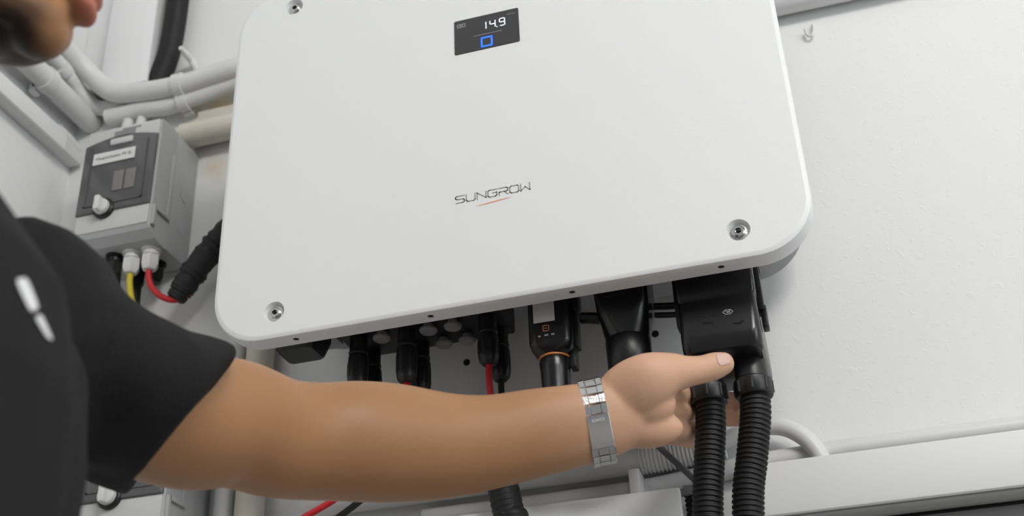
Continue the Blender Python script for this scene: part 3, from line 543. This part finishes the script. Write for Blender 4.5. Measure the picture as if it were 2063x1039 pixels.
# head: x forward, y left, z up
HA = math.atan2(CR.y, CR.x)+R(4); HP = R(11)
hf = V((math.cos(HA)*math.cos(HP), math.sin(HA)*math.cos(HP), -math.sin(HP))); hl = V((-math.sin(HA), math.cos(HA), 0)); hu = hf.cross(hl)
chin = V((.083, 0, -.098)); HS = .90; HO = pd(106, 80, .80)-(hf*chin.x+hu*chin.z)*HS
def hp(x, y, z): return HO+(hf*x+hl*y+hu*z)*HS
HX_ = (hf, hl, hu)
def hb(x, y, z, a, b_, c): return blob(hp(x, y, z), a*HS, b_*HS, c*HS, HX_)
head = [hb(-.012, 0, .045, .100, .078, .098), hb(.030, 0, -.022, .066, .060, .078), hb(.068, 0, -.089, .023, .028, .022), hb(.092, 0, -.049, .0125, .023, .0085), hb(.0925, 0, -.0645, .0125, .021, .0092), hb(.022, 0, -.056, .070, .050, .058), hb(.0, 0, -.062, .062, .056, .052), hb(-.03, 0, -.06, .055, .055, .052), hb(.08, 0, -.045, .02, .032, .025), hb(.056, .034, -.012, .028, .024, .030), hb(.056, -.034, -.012, .028, .024, .030), hb(.078, 0, .038, .018, .050, .013),
        limb([hp(.088, 0, .022), hp(.104, 0, .002), hp(.116, 0, -.014)], [(.009, .008), (.011, .010), (.013, .0125)], hl, 14, 4), hb(.105, .012, -.020, .011, .008, .008), hb(.105, -.012, -.020, .011, .008, .008), hb(-.012, .079, .002, .018, .008, .030), hb(-.012, -.079, .002, .018, .008, .030)]
for s in (-1, 1): head.append(limb([hp(-.012, s*.048, -.040), hp(.015, s*.040, -.064), hp(.045, s*.026, -.078), hp(.068, s*.010, -.084)], [(.028, .024), (.026, .024), (.024, .022), (.020, .020)], hu, 14, 4))
neck = limb([hp(-.025, 0, -.03), hp(-.04, 0, -.09), tp(-.04, 0, 1.39), tp(-.045, 0, 1.28)], [(.050, .050), (.052, .052), (.056, .058), (.050, .06)], FW, 22, 5)
core = limb([tp(0, 0, .95), tp(0, 0, 1.05), tp(-.01, 0, 1.15), tp(-.03, 0, 1.23)], [(.095, .13), (.09, .13), (.085, .13), (.05, .10)], FW, 24, 4)
# right arm hanging, out of the picture
rs_ = tp(-.02, -.165, 1.24)
rarm = limb([rs_, tp(-.02, -.215, 1.18), tp(-.01, -.225, 1.05), tp(.03, -.225, .92), tp(.06, -.215, .82), tp(.075, -.21, .77), tp(.085, -.205, .72)], [(.05, .05), (.046, .046), (.042, .044), (.038, .042), (.022, .031), (.018, .036), (.016, .034)], FW, 20, 4)
rfing = [limb([tp(.085+dx_, -.205+.004, .73), tp(.092+dx_*1.1, -.20, .69), tp(.092+dx_*1.1, -.19, .655), tp(.086+dx_*1.1, -.178, .635+abs(dx_)*.3)], [(.010, .010), (.009, .009), (.0085, .0085), (.0075, .0075)], FW, 12, 4) for dx_ in (-.028, -.010, .009, .027)]
rfing.append(limb([tp(.105, -.195, .765), tp(.128, -.180, .735), tp(.135, -.168, .705)], [(.014, .014), (.0115, .0115), (.009, .009)], FW, 12, 4))
body_me = remesh(join(arm, hypoth, blob(pd(1296, 812, 1.082), .030, .022, .017, (CR, CU, CD)), thumb, index, middle, ringf, little, neck, core, rarm, *rfing, *head), .0020, 9, 'skin', ROOT)
at = body_me.color_attributes.new('tint', 'FLOAT_COLOR', 'POINT')
def sstep(a, b_, x): t = min(1, max(0, (x-a)/(b_-a))); return t*t*(3-2*t)
palm0, palm1 = pd(1235, 840, 1.08), pd(1340, 820, 1.10)
tip = [pd(1460, 735, 1.10), pd(1345, 850, 1.11)]
cols = []
for v in body_me.vertices:
    p = v.co+ROOT; q = (p-HO)/HS; hx, hy_, hz = q.dot(hf), q.dot(hl), q.dot(hu); br = lr = pk = 0
    if hx > -.05 and -.16 < hz < .02 and abs(hy_) < .09 and p.z > 1.3:
        nn = noise.noise(p*60)*.006
        line = -.092
        br = (1-sstep(-.014, .016, hz-line+nn))*(1-sstep(.070, .094, hx+nn))*sstep(-.03, .015, hx)*.95
        lr = sstep(.088, .096, hx)*sstep(-.077, -.069, hz)*(1-sstep(-.045, -.039, hz))*(1-sstep(.018, .025, abs(hy_)))*.85
    elif (p-palm1).length < .25:
        s = (p-palm0).dot((palm1-palm0).normalized()); pk = sstep(-.10, .04, s)*.95
    cols += [br, lr, pk, 1]
at.data.foreach_set('color', cols)
body = bpy.data.objects.new('body', body_me); COL.objects.link(body); body.parent = per; body['label'] = 'tanned skin of head, neck, arms and hands'
# shirt: torso and sleeves as one garment
def tl(z, hw, hd, f=0): return [tp(f+hd*math.cos(2*math.pi*k/36), hw*math.sin(2*math.pi*k/36), z) for k in range(36)]
tors = rings([tl(.86, .165, .125), tl(.88, .178, .135), tl(1.0, .178, .132), tl(1.10, .182, .130), tl(1.185, .188, .127, .002), tl(1.245, .188, .118, -.002), tl(1.285, .178, .098, -.014), tl(1.318, .150, .070, -.036), tl(1.345, .112, .062, -.042), tl(1.372, .078, .066, -.042), tl(1.384, .06, .06, -.042)])
slv = limb([pd(10, 650, .785), pd(60, 690, .80), pd(110, 722, .815), pd(150, 748, .826)], [(.062, .06), (.068, .063), (.066, .062), (.062, .060)], CU, 30, 5)
hem_c = pd(358, 850, .905); hem_u = (pd(463, 712, .905)-pd(253, 990, .905)).normalized(); hem_t = (pd(465, 853, .945)-pd(255, 770, .865)).normalized()
hem_u = (hem_u-hem_t*hem_u.dot(hem_t)*.15).normalized(); hem_s = hem_u.cross(CR).normalized(); hem_s = ray(358, 850).normalized()
def hemring(c, a, b_): return [c+hem_u*(a*math.sin(2*math.pi*k/30))+hem_s*(b_*math.cos(2*math.pi*k/30)) for k in range(30)]
cuff = rings([hemring(pd(110, 722, .815), .064, .066), hemring(pd(190, 774, .842), .065, .080), hemring(pd(280, 818, .874), .0662, .088), hemring(pd(359, 850, .905), .0680, .088), hemring(pd(363, 852, .907), .0665, .086)])
shoulder = join(blob(pd(28, 668, .785), .072, .077, .088, (CR, CU, CD)), blob(pd(52, 745, .765), .036, .085, .080, (CR, CU, CD)))
rslv = limb([tp(-.01, -.12, 1.25), tp(-.02, -.17, 1.235), tp(-.02, -.21, 1.17), tp(-.018, -.222, 1.08)], [(.07, .07), (.07, .07), (.064, .066), (.062, .064)], FW, 24, 4)
sh_me = remesh(join(tors, slv, cuff, shoulder, rslv), .0036, 4, 'shirt', ROOT)
axis0, axis1 = pd(150, 680, .825), pd(352, 848, .905)
nrm = [v.normal.copy() for v in sh_me.vertices]
for v, vn in zip(sh_me.vertices, nrm):                   # hanging folds
    p = v.co+ROOT; q = p-TC; a = q.dot(LF); f = q.dot(FW)
    wgt = 1-sstep(1.36, 1.41, p.z)
    near = sstep(.0, .14, (p-pd(352, 848, .905)).length)
    n1 = noise.noise(V((a*13+p.z*2.5, f*13, p.z*2.2)))*.011+noise.noise(V((a*26, f*26+4, p.z*6+a*9)))*.0045
    v.co += vn*(n1*wgt*(.25+.75*near))
shirt = bpy.data.objects.new('shirt', sh_me); COL.objects.link(shirt); shirt.parent = per; shirt['label'] = 'charcoal short-sleeved T-shirt with white chest marks'
sh_me.update()
bvh_s = BVHTree.FromPolygons([v.co+ROOT for v in sh_me.vertices], [tuple(p.vertices) for p in sh_me.polygons])
bvh_b = BVHTree.FromPolygons([v.co+ROOT for v in body_me.vertices], [tuple(p.vertices) for p in body_me.polygons])
def decal(bvh, quad, nu, nv, lift, rnd=0):               # patch lying on a curved surface, outline given by four corners
    vs = []; a, b_, c, d = [V((*q, 0)) for q in quad]
    for j in range(nv+1):
        for i in range(nu+1):
            s, t = i/nu, j/nv
            if rnd: e = math.sqrt(max(0, 1-(2*t-1)**4)); s = .5+(s-.5)*(1-rnd+rnd*e)
            q = a.lerp(b_, s).lerp(d.lerp(c, s), t); h, n, _, _ = bvh.ray_cast(CAM, ray(q.x, q.y).normalized())
            if h is None: h, n, _, _ = bvh.find_nearest(pd(q.x, q.y, .8))
            if n.dot(ray(q.x, q.y)) > 0: n = -n
            vs.append(h+n*lift)
    top = vs; n_ = len(vs); fs = [(j*(nu+1)+i, j*(nu+1)+i+1, (j+1)*(nu+1)+i+1, (j+1)*(nu+1)+i) for j in range(nv) for i in range(nu)]
    return top, fs
part('chest_print', decal(bvh_s, [(27, 563), (51, 559), (76, 621), (58, 630)], 6, 12, .0009, .35), 'print', shirt, label='upper white bar of the chest print')
part('chest_print', decal(bvh_s, [(67, 640), (80, 633), (104, 686), (92, 682)], 5, 10, .0009, .35), 'print', shirt, label='lower white bar of the chest print')
part('thumb_nail', decal(bvh_b, [(1440, 712), (1468, 713), (1472, 731), (1450, 737)], 8, 8, .0005, .3), 'nail', body)
# hair, eyes, trousers, shoes (outside the picture, completing the figure)
hc = []
for k in range(15):
    th = math.pi*.56*k/14
    hc.append([hp(-.016+.107*math.sin(th+.01)*math.cos(2*math.pi*i/28)*(1 if math.cos(2*math.pi*i/28) < 0 else .93), .084*math.sin(th+.01)*math.sin(2*math.pi*i/28), .046+.1055*math.cos(th)+(-.045*sstep(0, 1, -math.cos(2*math.pi*i/28))+.02*sstep(0, 1, math.cos(2*math.pi*i/28)))*k/14) for i in range(28)])
part('hair', rings(hc), 'hair', per, label='short dark hair')
for s in (-1, 1):
    e = part('eye', hb(.074, s*.031, .018, .0105, .0125, .0085), 'eye', body)
    part('eyebrow', limb([hp(.088, s*.014, .037), hp(.089, s*.031, .042), hp(.078, s*.047, .036)], [(.003, .003), (.0035, .0035), (.002, .002)], hu, 8, 4), 'hair', body)
    part('iris', hb(.0835, s*.031, .018, .0015, .0055, .0052), 'hole', e)
legs = [limb([tp(0, 0, .93), tp(0, 0, .86), tp(0, 0, .80)], [(.125, .168), (.128, .172), (.11, .16)], FW, 26, 4)]
for s in (-1, 1): legs.append(limb([tp(0, s*.085, .82), tp(.01, s*.10, .62), tp(.015, s*.11, .45), tp(0, s*.115, .25), tp(-.01, s*.12, .09)], [(.09, .085), (.085, .078), (.066, .064), (.062, .06), (.058, .058)], FW, 22, 4))
tr_me = remesh(join(*legs), .007, 4, 'trouser', ROOT)
tr = bpy.data.objects.new('trousers', tr_me); COL.objects.link(tr); tr.parent = per; tr['label'] = 'dark work trousers'
for s in (-1, 1):
    c0 = tp(.05, s*.12, 0)
    def shoe_ring(f, w_, h): return [c0+FW*f+LF*(w_*math.cos(2*math.pi*k/20))+Z*max(0.0, h*.35+h*.65*math.sin(2*math.pi*k/20)+(.0 if math.sin(2*math.pi*k/20) > -.5 else -h)) for k in range(20)]
    part('shoe', rings([shoe_ring(-.125, .012, .03), shoe_ring(-.115, .034, .09), shoe_ring(-.05, .040, .11), shoe_ring(.03, .043, .09), shoe_ring(.10, .047, .065), shoe_ring(.145, .038, .05), shoe_ring(.165, .012, .03)]), 'shoe', per)

# ------------------------------------------------------------------ wristwatch
WC = pd(1203, 850, 1.0775)
wu = (pd(1186, 768, 1.0775)-pd(1219, 932, 1.0775)).normalized(); wd = (CD-wu*CD.dot(wu)).normalized(); wt = wu.cross(wd).normalized()
if wt.dot(CR) < 0: wt = -wt
A_, B_ = .0378, .0290
def wp(th): return WC-wd*(B_*math.cos(th))+wu*(A_*math.sin(th))
wat = thing('wristwatch', 'steel bracelet watch worn on the outstretched wrist', 'watch', wp(-math.pi/2))
def obox(c, ax, hx, hy_, hz, bev):
    s = box(-hx, hx, -hy_, hy_, -hz, hz, bev, 1); return [c+ax[0]*p.x+ax[1]*p.y+ax[2]*p.z for p in s[0]], s[1]
def wframe(th):
    t = (wd*(B_*math.sin(th))+wu*(A_*math.cos(th))).normalized(); n = t.cross(wt); n = n if n.dot(wp(th)-WC) > 0 else -n; return t, wt, n
ths = []; th = 0; tbl = [0]; N_ = 720
for k in range(N_): tbl.append(tbl[-1]+(wp(2*math.pi*(k+1)/N_)-wp(2*math.pi*k/N_)).length)
per_len = tbl[-1]
def th_at(s):
    s %= per_len; k = min(range(N_), key=lambda i: abs(tbl[i]-s)); return 2*math.pi*k/N_
s_c0 = -.0185; s_c1 = .0105                                # the clasp spans this arc in front
nrow = 20; arc0 = s_c1+.0003; arc = per_len-(s_c1-s_c0)-.0006; rowl = arc/nrow
for r_ in range(nrow):
    sm = arc0+rowl*(r_+.5)
    if abs(sm-(s_c0+s_c1)/2-per_len/2) < .019: continue    # the watch case sits here
    thm = th_at(sm); ax = wframe(thm); c = wp(thm)
    part('link', obox(c, ax, rowl*.42, .0047, .0012, .0005), 'watch', wat, True, 30)
    for sd in (-1, 1): part('link', obox(c+ax[1]*(sd*.0077), ax, rowl*.47, .0028, .0015, .0005), 'watch', wat, True, 30)
cs = [th_at(s_c0+(s_c1-s_c0)*k/8) for k in range(9)]
cl = rings([[wp(t)+wt*w_+wframe(t)[2]*h for w_, h in ((-.0104, -.0012), (.0104, -.0012), (.0104, .0014), (.0096, .0022), (-.0096, .0022), (-.0104, .0014))] for t in cs])
clasp = part('clasp', cl, 'watch', wat, True, 40, label='polished folding clasp of the bracelet')
tt = th_at(s_c1-.0045); f3 = wframe(tt)
part('engraving', text_shape('EDIFICE', .0034, wp(tt)+f3[2]*.0023, f3[1], f3[0] if f3[0].dot(CU) > 0 else -f3[0], 0), 'label', clasp, False)
tb = th_at((s_c0+s_c1)/2+per_len/2); f4 = wframe(tb); c = wp(tb)
part('case', lathe(c, f4[2], [(.0185, -.001), (.0205, .001), (.0205, .007), (.0185, .010), (.0165, .0105)], 28), 'black', wat, label='black watch case on the far side of the wrist')
